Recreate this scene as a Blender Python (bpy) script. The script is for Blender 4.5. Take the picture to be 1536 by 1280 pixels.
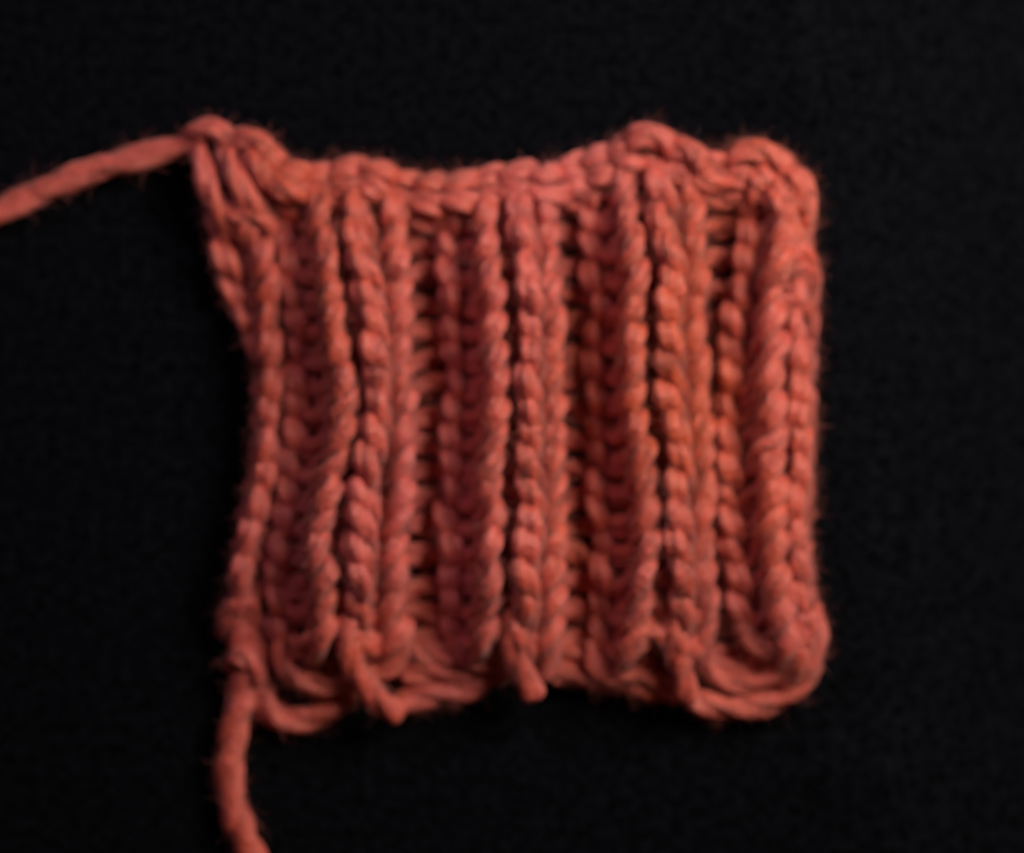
import bpy, math, random
import numpy as np
from mathutils import Vector

random.seed(7); rng = np.random.default_rng(7)
for o in list(bpy.data.objects): bpy.data.objects.remove(o)
S = bpy.context.scene
COL = S.collection

# ------------------------------------------------------------------ camera
PX = 0.00007            # metres on the cloth for one photo pixel (swatch about 6 cm wide)
LENS, SENSOR = 85.0, 36.0
D = 1536 * PX / SENSOR * LENS          # camera height above the cloth
cam = bpy.data.cameras.new('camera'); camo = bpy.data.objects.new('camera', cam); COL.objects.link(camo)
camo.location = (0, 0, D)
cam.lens = LENS; cam.sensor_width = SENSOR; cam.sensor_fit = 'HORIZONTAL'
cam.clip_start = 0.005; cam.clip_end = 20
cam.dof.use_dof = True                  # the phone camera focused a little short of the swatch
cam.dof.focus_distance = D - 0.036
cam.dof.aperture_fstop = 13.5
S.camera = camo

# ------------------------------------------------------------------ light
w = bpy.data.worlds.new('World'); S.world = w; w.use_nodes = True
bg = w.node_tree.nodes['Background']
bg.inputs['Color'].default_value = (1.0, 0.34, 0.17, 1); bg.inputs['Strength'].default_value = 0.036

def area(name, loc, target, size, power, color):
    l = bpy.data.lights.new(name, 'AREA'); l.shape = 'RECTANGLE'; l.size = size[0]; l.size_y = size[1]
    l.energy = power; l.color = color
    o = bpy.data.objects.new(name, l); COL.objects.link(o); o.location = loc
    o.rotation_euler = (Vector(target) - Vector(loc)).to_track_quat('-Z', 'Y').to_euler()
    return o
area('lamp_light', (0.122, 0.094, 0.158), (0.02, 0.0, 0.0), (0.10, 0.10), 0.62, (1.0, 0.89, 0.75))
area('lilac_fill', (-0.070, 0.085, 0.100), (-0.024, 0.016, 0.0), (0.06, 0.06), 0.028, (0.86, 0.66, 1.0))  # added fill, no visible source: tints the upper-left wool pinker

S.view_settings.view_transform = 'Standard'; S.view_settings.look = 'None'
S.view_settings.exposure = 0; S.view_settings.gamma = 1
S.render.engine = 'CYCLES'
S.render.resolution_x = 1024; S.render.resolution_y = 853

# ------------------------------------------------------------------ materials
def N(nt, t, **kw):
    n = nt.nodes.new(t)
    for k, v in kw.items():
        if k in n.inputs: n.inputs[k].default_value = v
        else: setattr(n, k, v)
    return n

HEATHER = 1.0
def yarn_material():
    m = bpy.data.materials.new('coral_wool'); m.use_nodes = True
    nt = m.node_tree; b = nt.nodes['Principled BSDF']; L = nt.links.new
    geo = N(nt, 'ShaderNodeNewGeometry'); uv = N(nt, 'ShaderNodeUVMap')
    # heathering: soft patches of pinker and more orange wool
    n1 = N(nt, 'ShaderNodeTexNoise', noise_dimensions='4D'); n1.inputs['Scale'].default_value = 34; n1.inputs['Detail'].default_value = 5
    n1.inputs['Roughness'].default_value = 0.62; n1.inputs['W'].default_value = HEATHER
    L(geo.outputs['Position'], n1.inputs['Vector'])
    r1 = N(nt, 'ShaderNodeValToRGB')
    r1.color_ramp.elements[0].position = 0.38; r1.color_ramp.elements[0].color = (0.57, 0.068, 0.018, 1)
    r1.color_ramp.elements[1].position = 0.64; r1.color_ramp.elements[1].color = (0.60, 0.086, 0.070, 1)
    L(n1.outputs['Fac'], r1.inputs['Fac'])
    # single fibres running along the yarn
    mp = N(nt, 'ShaderNodeMapping'); mp.inputs['Scale'].default_value = (0.9, 26, 1)
    L(uv.outputs['UV'], mp.inputs['Vector'])
    n2 = N(nt, 'ShaderNodeTexNoise'); n2.inputs['Scale'].default_value = 1.0; n2.inputs['Detail'].default_value = 4
    n2.inputs['Roughness'].default_value = 0.65; n2.inputs['Distortion'].default_value = 0.6
    L(mp.outputs['Vector'], n2.inputs['Vector'])
    r2 = N(nt, 'ShaderNodeMapRange'); r2.inputs['From Min'].default_value = 0.3; r2.inputs['From Max'].default_value = 0.72
    r2.inputs['To Min'].default_value = 0.72; r2.inputs['To Max'].default_value = 1.25
    L(n2.outputs['Fac'], r2.inputs['Value'])
    mx = N(nt, 'ShaderNodeMix', data_type='RGBA', blend_type='MULTIPLY'); mx.inputs[0].default_value = 1
    L(r1.outputs['Color'], mx.inputs[6]); L(r2.outputs['Result'], mx.inputs[7])
    L(mx.outputs[2], b.inputs['Base Color'])
    b.inputs['Roughness'].default_value = 0.50
    b.inputs['Specular IOR Level'].default_value = 1.0
    b.inputs['Sheen Weight'].default_value = 0.25; b.inputs['Sheen Roughness'].default_value = 0.4
    b.inputs['Sheen Tint'].default_value = (1, 0.75, 0.75, 1)
    b.inputs['Subsurface Weight'].default_value = 0.12
    b.inputs['Subsurface Radius'].default_value = (1, 0.25, 0.2); b.inputs['Subsurface Scale'].default_value = 0.0007
    bp = N(nt, 'ShaderNodeBump'); bp.inputs['Strength'].default_value = 0.9; bp.inputs['Distance'].default_value = 0.00035
    n3 = N(nt, 'ShaderNodeTexNoise'); n3.inputs['Scale'].default_value = 1500; n3.inputs['Detail'].default_value = 3
    L(geo.outputs['Position'], n3.inputs['Vector'])
    ad = N(nt, 'ShaderNodeMath', operation='ADD'); L(n2.outputs['Fac'], ad.inputs[0]); L(n3.outputs['Fac'], ad.inputs[1])
    L(ad.outputs[0], bp.inputs['Height']); L(bp.outputs['Normal'], b.inputs['Normal'])
    return m

def cloth_material():
    m = bpy.data.materials.new('black_cloth'); m.use_nodes = True
    nt = m.node_tree; b = nt.nodes['Principled BSDF']; L = nt.links.new
    geo = N(nt, 'ShaderNodeNewGeometry')
    n = N(nt, 'ShaderNodeTexNoise'); n.inputs['Scale'].default_value = 900; n.inputs['Detail'].default_value = 4
    n.inputs['Roughness'].default_value = 0.7
    L(geo.outputs['Position'], n.inputs['Vector'])
    r = N(nt, 'ShaderNodeValToRGB')
    r.color_ramp.elements[0].position = 0.3; r.color_ramp.elements[0].color = (0.0006, 0.0006, 0.0009, 1)
    r.color_ramp.elements[1].position = 0.75; r.color_ramp.elements[1].color = (0.0062, 0.0066, 0.0092, 1)
    L(n.outputs['Fac'], r.inputs['Fac']); L(r.outputs['Color'], b.inputs['Base Color'])
    b.inputs['Roughness'].default_value = 1; b.inputs['Specular IOR Level'].default_value = 0.0
    bp = N(nt, 'ShaderNodeBump'); bp.inputs['Strength'].default_value = 0.6; bp.inputs['Distance'].default_value = 0.0003
    L(n.outputs['Fac'], bp.inputs['Height']); L(bp.outputs['Normal'], b.inputs['Normal'])
    return m
YARN = yarn_material(); CLOTH = cloth_material()

# ------------------------------------------------------------------ the black cloth underneath
def cloth():
    nx, ny = 260, 220; wx, wy = 0.24, 0.20
    xs = np.linspace(-wx/2, wx/2, nx); ys = np.linspace(-wy/2, wy/2, ny)
    X, Y = np.meshgrid(xs, ys)
    # a soft crease runs down the right of the swatch; beyond it the cloth falls away, turned to the light
    cx = (1185 - 768)*PX + (0.0448 - Y)/0.0896 * 150*PX
    d = X - cx
    Z = np.zeros_like(X)
    Z += 0.00013*np.sin(X*95 + 1.3)*np.sin(Y*70 + .4)
    Z -= 0.0005*np.exp(-((d + 0.0020)/0.0020)**2) * np.clip((np.abs(Y)-0.028)/0.01, 0, 1)   # shallow dip before the crease
    Z += 0.0018*np.exp(-(d/0.0065)**2) * np.clip((np.abs(Y+0.001)-0.029)/0.006, 0, 1)          # low ridge of the fold
    out = np.clip(d, 0, None)
    Z -= 0.55*(out - 0.002*(1-np.exp(-out/0.002)))
    V = np.stack([X, Y, Z], -1).reshape(-1, 3)
    i = np.arange(nx*ny).reshape(ny, nx)
    F = np.stack([i[:-1, :-1], i[:-1, 1:], i[1:, 1:], i[1:, :-1]], -1).reshape(-1, 4)
    me = bpy.data.meshes.new('cloth'); me.from_pydata(V.tolist(), [], F.tolist()); me.shade_smooth()
    me.materials.append(CLOTH)
    o = bpy.data.objects.new('cloth', me); COL.objects.link(o)
    o['kind'] = 'structure'; o['label'] = 'plain black cloth spread under the coral swatch'
    return o
cloth()

# ------------------------------------------------------------------ yarn helpers (all lengths in photo pixels, z too)
def world(p):
    p = np.asarray(p, float)
    k = (D - p[..., 2]*PX)/D
    return np.stack([(p[..., 0]-768)*PX*k, (640-p[..., 1])*PX*k, p[..., 2]*PX], -1)

def spline(P, step):
    P = np.asarray(P, float)
    Q = np.vstack([2*P[0]-P[1], P, 2*P[-1]-P[-2]]); out = []
    for i in range(1, len(Q)-2):
        a, b, c, d = Q[i-1], Q[i], Q[i+1], Q[i+2]
        n = max(2, int(np.linalg.norm((c-b)[:3])/step))
        for t in np.arange(n)/n:
            out.append(.5*((2*b)+(c-a)*t+(2*a-5*b+4*c-d)*t*t+(3*b-a-3*c+d)*t**3))
    out.append(P[-1]); return np.array(out)

FUZZ = []   # (point, normal) samples for loose fibres
SEG = 24
def yarn_tube(pts, r, plies=3, lay=210.0, lobe=0.20, fuzz=1.0, taper=0.0, tip=0.5):
    """a plied strand along control points (x, y, z[, radius factor]); returns verts, faces, uvs (per vert)"""
    pts = [tuple(p)+((1.0,) if len(p) == 3 else ()) for p in pts]
    C = spline(pts, 5.0); f = C[:, 3]; C = C[:, :3].copy()
    C[:, 1] *= -1                                   # y up
    T = np.gradient(C, axis=0); ln = np.linalg.norm(T, axis=1); T /= ln[:, None]
    s = np.concatenate([[0], np.cumsum(np.linalg.norm(np.diff(C, axis=0), axis=1))])
    u = np.cross(T[0], [0, 0, 1.0]);  u = u/np.linalg.norm(u) if np.linalg.norm(u) > 1e-3 else np.array([1., 0, 0])
    U = []
    for t in T:
        u = u - t*np.dot(u, t); u /= np.linalg.norm(u); U.append(u)
    U = np.array(U); W = np.cross(T, U)
    th = np.linspace(0, 2*np.pi, SEG, endpoint=False)
    ph0 = random.uniform(0, 6.28); seed = random.uniform(0, 100)
    phi = th[None, :] - (2*np.pi*s/lay)[:, None] - ph0
    prof = (1-lobe) + lobe*2*(np.abs(np.cos(plies/2*phi))**0.7 - 0.5)
    lump = 1 + 0.04*np.sin(s/17+seed) + 0.03*np.sin(s/7.3+seed*2)
    n2 = 0.03*np.sin(s[:, None]/6.0+3*th[None, :]+seed)*np.sin(s[:, None]/3.7-2*th[None, :]+seed)
    R = r*f[:, None]*(prof*lump[:, None] + n2 + 0.02*rng.standard_normal(prof.shape))
    L = s[-1]
    if taper > 0:
        e = np.minimum(s, L-s)/taper
        R *= (tip + (1-tip)*np.sqrt(np.clip(1-(1-np.clip(e, 0, 1))**2, 0, 1)))[:, None]
    dirs = np.cos(th)[None, :, None]*U[:, None, :] + np.sin(th)[None, :, None]*W[:, None, :]
    V = C[:, None, :] + R[..., None]*dirs
    # flip y back to pixel space and keep the strand off the cloth
    P = V.copy(); P[..., 1] *= -1; P[..., 2] = np.maximum(P[..., 2], 1.5)
    n = len(C); i = np.arange(n*SEG).reshape(n, SEG)
    j = np.roll(i, -1, 1)
    F = np.stack([i[:-1], j[:-1], j[1:], i[1:]], -1).reshape(-1, 4).tolist()
    F.append(i[0][::-1].tolist()); F.append(i[-1].tolist())
    uv = np.stack([np.repeat(s[:, None]/28, SEG, 1) + seed, (phi/(2*np.pi))], -1).reshape(-1, 2)
    Vw = world(P).reshape(-1, 3)
    nf = int(fuzz*L/4)
    for _ in range(nf):
        a, b = int(n*random.uniform(.10, .88)), random.randrange(SEG)
        FUZZ.append((Vw[a*SEG+b], dirs[a, b]*np.array([1, 1, 1]), T[a]))
    return Vw, F, uv

def build(name, tubes, parent, label=None, kind=None):
    Vs, Fs, Us, k = [], [], [], 0
    for V, F, uv in tubes:
        Vs.append(V); Us.append(uv); Fs += [[q+k for q in f] for f in F]; k += len(V)
    V = np.vstack(Vs); uv = np.vstack(Us)
    me = bpy.data.meshes.new(name); me.from_pydata((V).tolist(), [], Fs)
    lay = me.uv_layers.new(name='UVMap')
    idx = np.empty(len(me.loops), dtype=np.int32); me.loops.foreach_get('vertex_index', idx)
    lu = uv[idx].copy()
    lay.data.foreach_set('uv', lu.astype(np.float32).ravel())
    me.shade_smooth(); me.materials.append(YARN)
    o = bpy.data.objects.new(name, me); COL.objects.link(o)
    if parent: o.parent = parent
    if label: o['label'] = label
    if kind: o['kind'] = kind
    return o

def jit(a): return random.uniform(-a, a)

# ------------------------------------------------------------------ the swatch
swatch = bpy.data.objects.new('knitted_swatch', None); COL.objects.link(swatch)
swatch.empty_display_size = 0.01
swatch['label'] = 'small coral ribbed knitted swatch with two loose yarn tails lying on black cloth'
swatch['category'] = 'knitting'

# rope lines: the columns in which stitch legs stack up, (x, y) traced down the swatch, and their height
ropes = {
 'e0': ([(330,330),(348,420),(380,500),(402,560),(402,640),(394,740),(372,830),(358,920)], 34),
 'e1': ([(366,330),(392,380),(402,450),(408,540),(402,610),(398,690),(386,760),(368,840),(360,930)], 62),
 '1': ([(438,340),(440,420),(450,500),(456,560),(447,640),(436,720),(430,800),(424,880),(424,960)], 58),
 '2': ([(478,320),(486,400),(496,460),(502,520),(514,590),(510,650),(490,720),(475,800),(480,870),(488,950)], 146),
 '3': ([(536,330),(550,400),(562,470),(568,540),(566,600),(558,670),(546,740),(544,800),(544,870),(532,930),(522,980)], 148),
 '4': ([(586,330),(594,400),(594,470),(597,540),(599,620),(596,690),(599,740),(594,810),(589,870),(586,930),(594,980)], 102),
 '5': ([(678,340),(688,420),(690,500),(690,560),(686,650),(680,720),(680,790),(688,860),(682,930),(690,980)], 62),
 '6': ([(722,320),(732,380),(740,440),(741,520),(745,580),(744,640),(730,710),(734,770),(731,830),(735,880),(722,940)], 148),
 '7': ([(782,310),(796,380),(796,450),(796,520),(796,580),(797,640),(791,700),(798,760),(792,830),(794,890),(776,950)], 152),
 '8': ([(818,330),(826,400),(827,470),(827,540),(826,620),(822,680),(830,730),(827,800),(826,860),(825,930),(820,980)], 104),
 '9': ([(886,330),(899,380),(905,450),(901,520),(905,600),(906,670),(907,740),(911,820),(906,900),(910,970)], 58),
 '10': ([(932,280),(946,350),(955,420),(951,480),(950,540),(947,600),(960,660),(966,720),(972,755),(966,820),(965,880),(965,930),(950,970)], 146),
 '11': ([(990,280),(1000,350),(1009,420),(1006,500),(1006,560),(1015,640),(1020,710),(1016,770),(1024,840),(1024,890),(1016,960)], 148),
 '12': ([(1032,300),(1040,420),(1042,500),(1046,600),(1052,700),(1052,800),(1056,900),(1060,990)], 84),
 '13': ([(1132,320),(1124,400),(1112,460),(1102,520),(1096,600),(1092,670),(1096,740),(1105,800),(1112,860),(1122,920),(1140,970)], 72),
 '14': ([(1172,310),(1164,400),(1158,470),(1150,560),(1158,620),(1152,690),(1158,760),(1160,830),(1168,900),(1182,970)], 124),
 '15': ([(1190,300),(1196,400),(1196,480),(1196,560),(1200,650),(1196,740),(1192,820),(1199,880),(1214,940),(1200,1000)], 98),
 '16': ([(1198,300),(1204,400),(1206,480),(1204,560),(1204,650),(1200,740),(1198,820),(1204,880),(1218,940),(1204,1000)], 48),
}
def rx(k, y):
    P = ropes[k][0]
    return float(np.interp(y, [p[1] for p in P], [p[0] for p in P]))

edge_top = [(300,215),(345,212),(385,222),(410,255),(450,272),(500,272),(545,262),(600,282),(640,290),(700,285),(750,275),(790,272),(830,276),(870,258),(920,240),(960,226),(1000,232),(1040,250),(1080,255),(1130,246),(1170,262),(1200,285)]
def ty(x): return float(np.interp(x, [p[0] for p in edge_top], [p[1] for p in edge_top]))

YR = 18.0
def v_stitch(kl, kr, y, p, r=YR, lean=1.0):
    """one knit loop: left foot, left leg, head tucked behind the next row, right leg, right foot"""
    y += jit(5)
    ramp = .62+.38*min(max((y-ty(rx(kl, y))-40)/110, 0), 1)
    ramp *= 1-.30*min(max((y-870)/90, 0), 1)      # ribs flatten towards the bound-off edge
    zl, zr = ropes[kl][1]*ramp+jit(8), ropes[kr][1]*ramp+jit(8)
    def X(k, yy): return rx(k, yy)
    wl = X(kr, y)-X(kl, y)
    lo = max(min(zl, zr)-50, 18)
    def leg(k, z, sg):
        j = jit(5); ln = lean*random.uniform(.7, 1.5); b = 1.10+jit(.10); y0 = y+jit(4)
        if k in ('2', '6', '10'): b *= .88; ln *= .8
        return [(X(k, y0+.95*p)+sg*.28*wl, y0+1.02*p, max(z-50, 18), .66),
                (X(k, y0+.6*p)+sg*.17*wl*ln+j, y0+.62*p, z-17, .92),
                (X(k, y0)+sg*.03*wl+j, y0+.12*p, z+3, b),
                (X(k, y0-.45*p)-sg*.17*wl*ln+j, y0-.40*p, z+4, b-.06),
                (X(k, y0-.8*p)-sg*.04*wl, y0-.84*p, max(z-30, 20), .80)]
    L, Rr = leg(kl, zl, 1), leg(kr, zr, -1)
    head = [((X(kl, y-p)+X(kr, y-p))/2, y-1.12*p, lo, .75)]
    return yarn_tube(L + head + Rr[::-1], r*(1+jit(.06)))

def rows(x, ybot, n, off=50):
    y0 = ty(x)+off; p = (ybot-y0)/(n-1)
    return [(y0+i*p, p) for i in range(n)]

NR = 16
def column(kl, kr, ybot, parent, n=NR, off=50, r=YR, name='stitch', lean=1.0):
    xm = (rx(kl, 330)+rx(kr, 330))/2
    for y, p in rows(xm, ybot, n, off):
        build(name, [v_stitch(kl, kr, y, p, r, lean)], parent)

def backing(name, kl, kr, ybot, z, label=None, n=NR, arch=0):
    """the running yarn behind a rib: one wavy strand for each row"""
    xm = (rx(kl, 330)+rx(kr, 330))/2; tb = []
    for y, p in rows(xm, ybot, n):
        a, b = rx(kl, y)+8, rx(kr, y)-8
        m = [(a+(b-a)*t, y+.3*p*math.sin(t*9+.5)+jit(4), z+arch*(.45+.55*min(max((y-ty(a)-40)/110, 0), 1))*math.sin(math.pi*t)**.7-4*math.cos(t*12)+jit(4), .95) for t in np.linspace(0, 1, 7)]
        tb.append(yarn_tube(m, 23, fuzz=.25))
    return build(name, tb, swatch, label)

ribs = [('1','2','3','4',955), ('5','6','7','8',950), ('9','10','11','12',960)]
for a, b, c, d, yb in ribs:
    rib = backing('rib', a, d, yb, 34, arch=70)
    column(a, b, yb, rib); column(c, d, yb, rib)

# right-hand half rib and the curled selvedges
rib = backing('rib', '13', '15', 965, 30, arch=44)
column('13', '14', 965, rib, off=62)
sel = backing('selvedge', '15', '16', 985, 24)
for y, p in rows(1200, 985, NR, 30):
    build('edge_stitch', [v_stitch('15', '16', y, p, 18)], sel)
sel = backing('selvedge', 'e0', 'e1', 905, 20, n=15)
for y, p in rows(390, 905, 13, 120):
    build('edge_stitch', [v_stitch('e0', 'e1', y, p*1.04, 18)], sel)

# purl valleys between the ribs: sunken ladder bars over the reverse-side loops
def valley(kl, kr, zb, ybot, rr, in_l, in_r):
    tb = []
    xm = (rx(kl, 330)+rx(kr, 330))/2
    rw = rows(xm, ybot, NR, 44)
    for y, p in rw:
        a, b = rx(kl, y), rx(kr, y); m = (a+b)/2
        tb.append(yarn_tube([(a-6, y+.2*p, 20), (a+.25*(b-a), y-.15*p, 17), (m, y+.25*p, 16), (b-.25*(b-a), y-.15*p, 17), (b+6, y+.2*p, 20)], 9.5, fuzz=.1))
    v = build('purl_valley', tb, swatch)
    for y, p in rw:
        yy = y+jit(7); s = jit(11)
        a, b = rx(kl, y)+in_l, rx(kr, y)-in_r
        build('purl_bar', [yarn_tube([(a-12, yy+9+s, zb+6, .8), (a+8, yy+2+s, zb+6), ((a+b)/2, yy-5, zb-2, 1.0), (b-8, yy-1-s, zb+4), (b+12, yy+7-s, zb, .8)], rr*random.uniform(.82, 1.18), fuzz=.7)], v)
valley('4', '5', 30, 965, 17, 8, 4)
valley('8', '9', 26, 965, 16.5, 6, 4)
valley('12', '13', 27, 985, 14.5, 4, 8)
valley('e1', '1', 40, 930, 15, 4, 4)

# bound-off edge: a chain of links lying along the top
P = spline([(x, y, 0) for x, y in edge_top[2:]], 4); s = np.concatenate([[0], np.cumsum(np.linalg.norm(np.diff(P, axis=0), axis=1))])
def along(d):
    q = np.array([np.interp(d, s, P[:, k]) for k in (0, 1)])
    q2 = np.array([np.interp(d+6, s, P[:, k]) for k in (0, 1)]); q1 = np.array([np.interp(d-6, s, P[:, k]) for k in (0, 1)])
    t = q2-q1; t /= np.linalg.norm(t); return q, t, np.array([-t[1], t[0]])   # normal points down the picture
tb = [yarn_tube([(*(along(d)[0]+along(d)[2]*14), 40+8*math.sin(d/9)) for d in np.arange(8, s[-1]-8, 18)], 21, fuzz=.2)]
bind = build('bound_off_edge', tb, swatch)
nl = 20; dp = s[-1]/nl
for i in range(nl):
    d = (i+.5)*dp; pts = []
    zz = 74+10*math.sin(i*2.1)
    for side, zoff in ((-1, -6), (1, 6)):
        leg = []
        for t, off, dz, f in ((-.75, 4, -34, .7), (-.4, 10, -8, .95), (.05, 14, 4, 1.08), (.5, 16, -4, 1.0), (.85, 9, -30, .85)):
            q, tt, nn = along(np.clip(d+t*dp, 0, s[-1]))
            c = q + nn*(side*off+3+jit(2))
            leg.append((c[0], c[1], zz+zoff+dz, f))
        pts.append(leg)
    q, tt, nn = along(min(d+1.05*dp, s[-1]))
    path = pts[0] + [(q[0]+nn[0]*3, q[1]+nn[1]*3, 36, .8)] + pts[1][::-1]
    build('chain_stitch', [yarn_tube(path, 18*(1+jit(.08)))], bind)
# slanted loops joining the chain to the top row of every column
for k in ('1','2','3','4','5','6','7','8','9','10','11','12','13','14'):
    x = rx(k, ty(rx(k, 320))+60); y = ty(x); z = ropes[k][1]
    build('chain_stitch', [yarn_tube([(x-12+jit(6), y+6, 56, .8), (x-4+jit(4), y+26, min(z, 88)), (x+jit(3), y+50, min(z, 92)), (x+2, y+78, max(z-40, 20), .8)], 17, fuzz=.8)], bind)
# valley tops: short wrapped strands over the head of each ladder
for x0, x1 in ((612, 676), (840, 894), (1050, 1118)):
    y = ty((x0+x1)/2)
    build('chain_stitch', [yarn_tube([(x0-6, y+30, 50, .8), (x0+12, y+38, 58), ((x0+x1)/2, y+44, 52), (x1-8, y+36, 58), (x1+8, y+26, 46, .8)], 18, fuzz=.8)], bind)

# top-left corner: the last loop, drawn through by the tail
for pts, r in (
    ([(282,222,30,.8),(292,200,58),(316,192,72),(338,206,70),(346,240,52,.85)], 18),
    ([(298,212,44,.8),(304,250,66),(318,292,70),(338,332,58),(350,356,34,.8)], 19),
    ([(336,214,56,.8),(346,250,80),(366,288,84),(388,318,74),(398,346,40,.8)], 19),
    ([(344,226,52,.8),(362,206,76),(388,214,78),(404,246,70),(400,286,54),(412,312,34,.8)], 19),
    ([(330,300,40,.8),(352,318,66),(384,326,76),(404,342,60),(410,372,36,.8)], 18),
    ([(396,268,44),(430,282,62),(464,296,66),(478,322,48,.8)], 18)):
    build('chain_stitch', [yarn_tube(pts, r)], bind)
# top-right corner: thick bunched loops turning down into the edge
for pts, r in (
    ([(946,246,60,.8),(950,212,92),(974,202,100),(1000,216,92),(1012,250,70,.8)], 20),
    ([(1000,250,70,.8),(1020,222,92),(1046,238,98),(1058,268,80),(1046,306,70,.8)], 20),
    ([(1096,262,62,.8),(1110,232,82),(1146,228,88),(1176,252,80),(1184,290,60,.8)], 20),
    ([(1160,262,60,.8),(1188,262,86),(1206,288,84),(1208,330,76),(1200,366,50,.8)], 19),
    ([(1146,290,70,.8),(1164,300,96),(1180,330,100),(1176,368,84),(1160,392,56,.8)], 19)):
    build('chain_stitch', [yarn_tube(pts, r)], bind)
# fat slanted loops on the right edge
for pts, r in (
    ([(1146,438,70,.75),(1160,400,108),(1188,376,114),(1210,392,92),(1218,424,56,.8)], 20),
    ([(1172,440,80,.8),(1196,404,104),(1214,416,80),(1214,452,50,.8)], 19),
    ([(1146,506,70,.75),(1158,476,104),(1186,452,106),(1208,466,84),(1214,500,50,.8)], 19)):
    build('edge_stitch', [yarn_tube(pts, r)], rib)

# cast-on edge: loops hanging below the ribs, and the three legs that stick out
cast = build('cast_on_edge', [yarn_tube([(600,1000,22),(640,1022,26),(690,1030,28),(735,1012,30),(770,1000,26)], 19),
                              yarn_tube([(800,1000,24),(840,1002,26),(880,1008,30),(930,1016,32),(985,1026,30),(1015,1040,24)], 18)], swatch)
for pts, r in (
    ([(366,940,38),(386,980,24),(392,1040,22),(420,1078,24),(466,1076,26),(508,1050,28),(540,1012,36),(552,985,40,.8)], 22),
    ([(424,930,48,.8),(424,975,50),(436,1008,52),(474,1026,54),(520,1020,58),(548,1000,56),(560,970,50,.8)], 20),
    ([(488,935,70,.8),(484,968,64),(498,996,56),(526,1004,52,.8)], 17),
    ([(588,1060,22,.8),(612,1052,24),(650,1038,26),(700,1032,28),(740,1008,30,.8)], 22),
    ([(604,1014,30,.8),(640,1008,34),(690,1006,36),(730,994,36),(770,985,36,.8)], 22),
    ([(606,985,28,.8),(640,975,30),(690,972,34),(730,966,34,.8)], 22),
    ([(836,985,26,.8),(870,980,28),(920,988,32),(970,996,34),(1010,1000,34,.8)], 22),
    ([(424,975,26,.8),(460,985,30),(500,985,34),(540,975,36),(590,970,34,.8)], 22),
    ([(1060,985,24,.8),(1100,995,26),(1150,990,30),(1190,975,34,.8)], 22),
    ([(830,1012,26,.8),(880,1012,30),(930,1022,32),(985,1032,30),(1020,1044,26,.8)], 22),
    ([(560,1010,50),(590,998,56),(604,974,58),(606,940,60,.8)], 17),
    ([(684,940,56,.8),(690,976,56),(716,992,58),(748,984,60),(762,960,54,.8)], 20),
    ([(612,960,40,.8),(640,985,42),(676,992,44),(704,975,40,.8)], 18),
    ([(812,1016,40,.8),(826,985,54),(828,955,60),(826,930,56,.8)], 17),
    ([(886,960,50,.8),(892,995,52),(920,1012,52),(960,1010,50),(990,1020,46),(1010,1030,40,.8)], 19),
    ([(930,930,60,.8),(938,960,62),(956,980,58),(986,985,52,.8)], 17),
    ([(1030,1050,26,.8),(1060,1056,28),(1110,1060,30),(1160,1050,34),(1196,1026,44),(1214,990,58),(1222,950,66),(1214,912,56,.8)], 22),
    ([(1056,960,30,.8),(1068,1005,32),(1100,1026,36),(1140,1024,42),(1172,1000,50),(1190,965,60,.8)], 19),
    ([(1120,920,62,.8),(1128,958,66),(1156,968,72),(1190,960,82),(1216,940,76),(1220,910,50,.8)], 19),
    ([(1176,1040,40,.8),(1190,1000,64),(1206,965,80),(1196,930,84),(1186,900,60,.8)], 19)):
    build('cast_on_loop', [yarn_tube(pts, r)], cast)
for pts, r in (
    ([(526,918,112,.8),(520,962,112),(530,1002,98),(556,1038,80),(582,1062,68),(602,1078,60)], 20),
    ([(786,892,118,.8),(772,930,118),(767,966,108),(780,1002,92),(796,1032,80),(806,1050,74)], 20),
    ([(1020,900,116,.8),(1013,944,114),(1017,988,98),(1027,1024,82),(1036,1056,66)], 19.5)):
    build('yarn_end', [yarn_tube(pts, r, taper=14, tip=.45)], cast)

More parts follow.
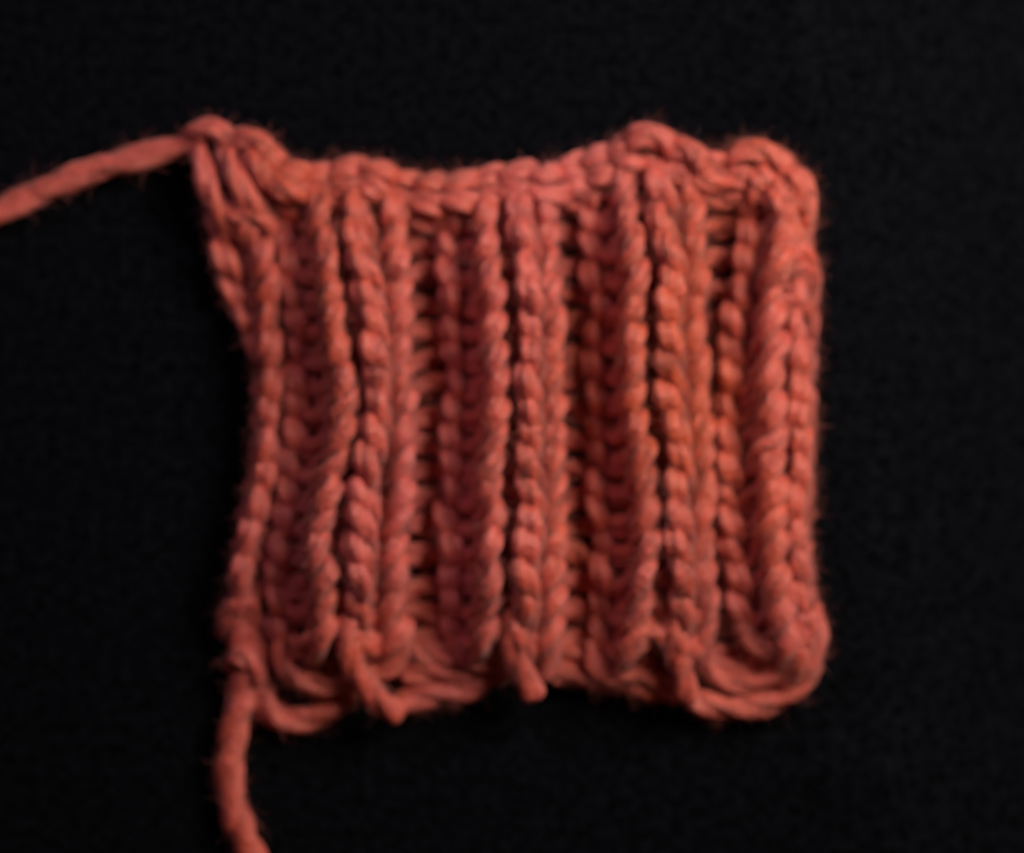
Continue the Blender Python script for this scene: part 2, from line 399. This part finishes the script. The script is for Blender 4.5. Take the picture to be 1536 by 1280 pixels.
# the two loose tails
build('yarn_tail', [yarn_tube([(-110,352,25),(-60,340,25),(0,317,25),(60,288,26),(120,262,27),(200,238,30),(260,222,36,.95),(300,206,46,.95)], 20.5, plies=2, lay=200, lobe=.12)],
      swatch, 'coral yarn tail running off from the bound-off corner')
build('yarn_tail', [yarn_tube([(352,920,40,.9),(364,960,36),(368,1000,34),(364,1040,30),(350,1100,28),(344,1160,27),(352,1220,27),(372,1270,27),(400,1330,27),(420,1380,27)], 23.5, plies=2, lay=130, lobe=.17)],
      swatch, 'coral yarn tail hanging from the cast-on corner')
build('knot', [yarn_tube([(336,950,24,.8),(342,926,46),(360,906,60),(376,912,50),(384,950,30,.8)], 18),
               yarn_tube([(346,1006,22,.8),(354,986,48),(372,992,58),(384,1012,46),(386,1036,24,.8)], 17)], swatch)

# ------------------------------------------------------------------ loose fibres standing off the wool
PP = np.array([f[0] for f in FUZZ]); NN = np.array([f[1] for f in FUZZ]); TT = np.array([f[2] for f in FUZZ])
def unit(a): return a/np.linalg.norm(a, axis=1, keepdims=True)
def fuzz(n, lift, length, rad, lie):
    """n fine fibres; lie=1 keeps them wound along the strand, lie=0 lets them stand off"""
    i = rng.integers(0, len(PP), n); q = PP[i].copy(); nn = NN[i]; t = TT[i]
    sgn = rng.choice([-1.0, 1.0], (n, 1))
    side = np.cross(t, nn)
    d = lie*(t*sgn + side*rng.normal(.35, .35, (n, 1))) + nn*rng.uniform(*lift, (n, 1)) + (1-lie)*(t*rng.uniform(-1, 1, (n, 1)) + rng.standard_normal((n, 3))*.35)
    d = unit(d); bend = rng.standard_normal((n, 3))*.4 - lie*nn*.45
    Ln = rng.uniform(*length, (n, 1))*PX; r0 = rng.uniform(*rad, (n, 1))*PX; m = 4
    a = unit(np.cross(d, [.3, .5, .8])); b = np.cross(d, a); rings = []
    for k in range(m):
        r = r0*(1-.6*k/(m-1))
        for c in range(3): rings.append(q + r*(math.cos(2.094*c)*a + math.sin(2.094*c)*b))
        d = unit(d + bend*.35); q = q + d*Ln/(m-1); q[:, 2] = np.maximum(q[:, 2], 2*PX)
    V = np.stack(rings, 1).reshape(-1, 3)
    base = np.array([[(k-1)*3+c, (k-1)*3+(c+1) % 3, k*3+(c+1) % 3, k*3+c] for k in range(1, m) for c in range(3)])
    F = (base[None] + (np.arange(n)*3*m)[:, None, None]).reshape(-1, 4).tolist()
    U = np.tile(np.array([(k*.3, c*.3) for k in range(m) for c in range(3)]), (n, 1)) + np.repeat(rng.uniform(0, 50, (n, 2)), 3*m, 0)
    return V, F, U
build('fuzz', [fuzz(34000, (.03, .25), (14, 38), (.45, .9), 1.0), fuzz(56000, (.3, 1), (6, 34), (.18, .36), 0.0)], swatch, kind='stuff')
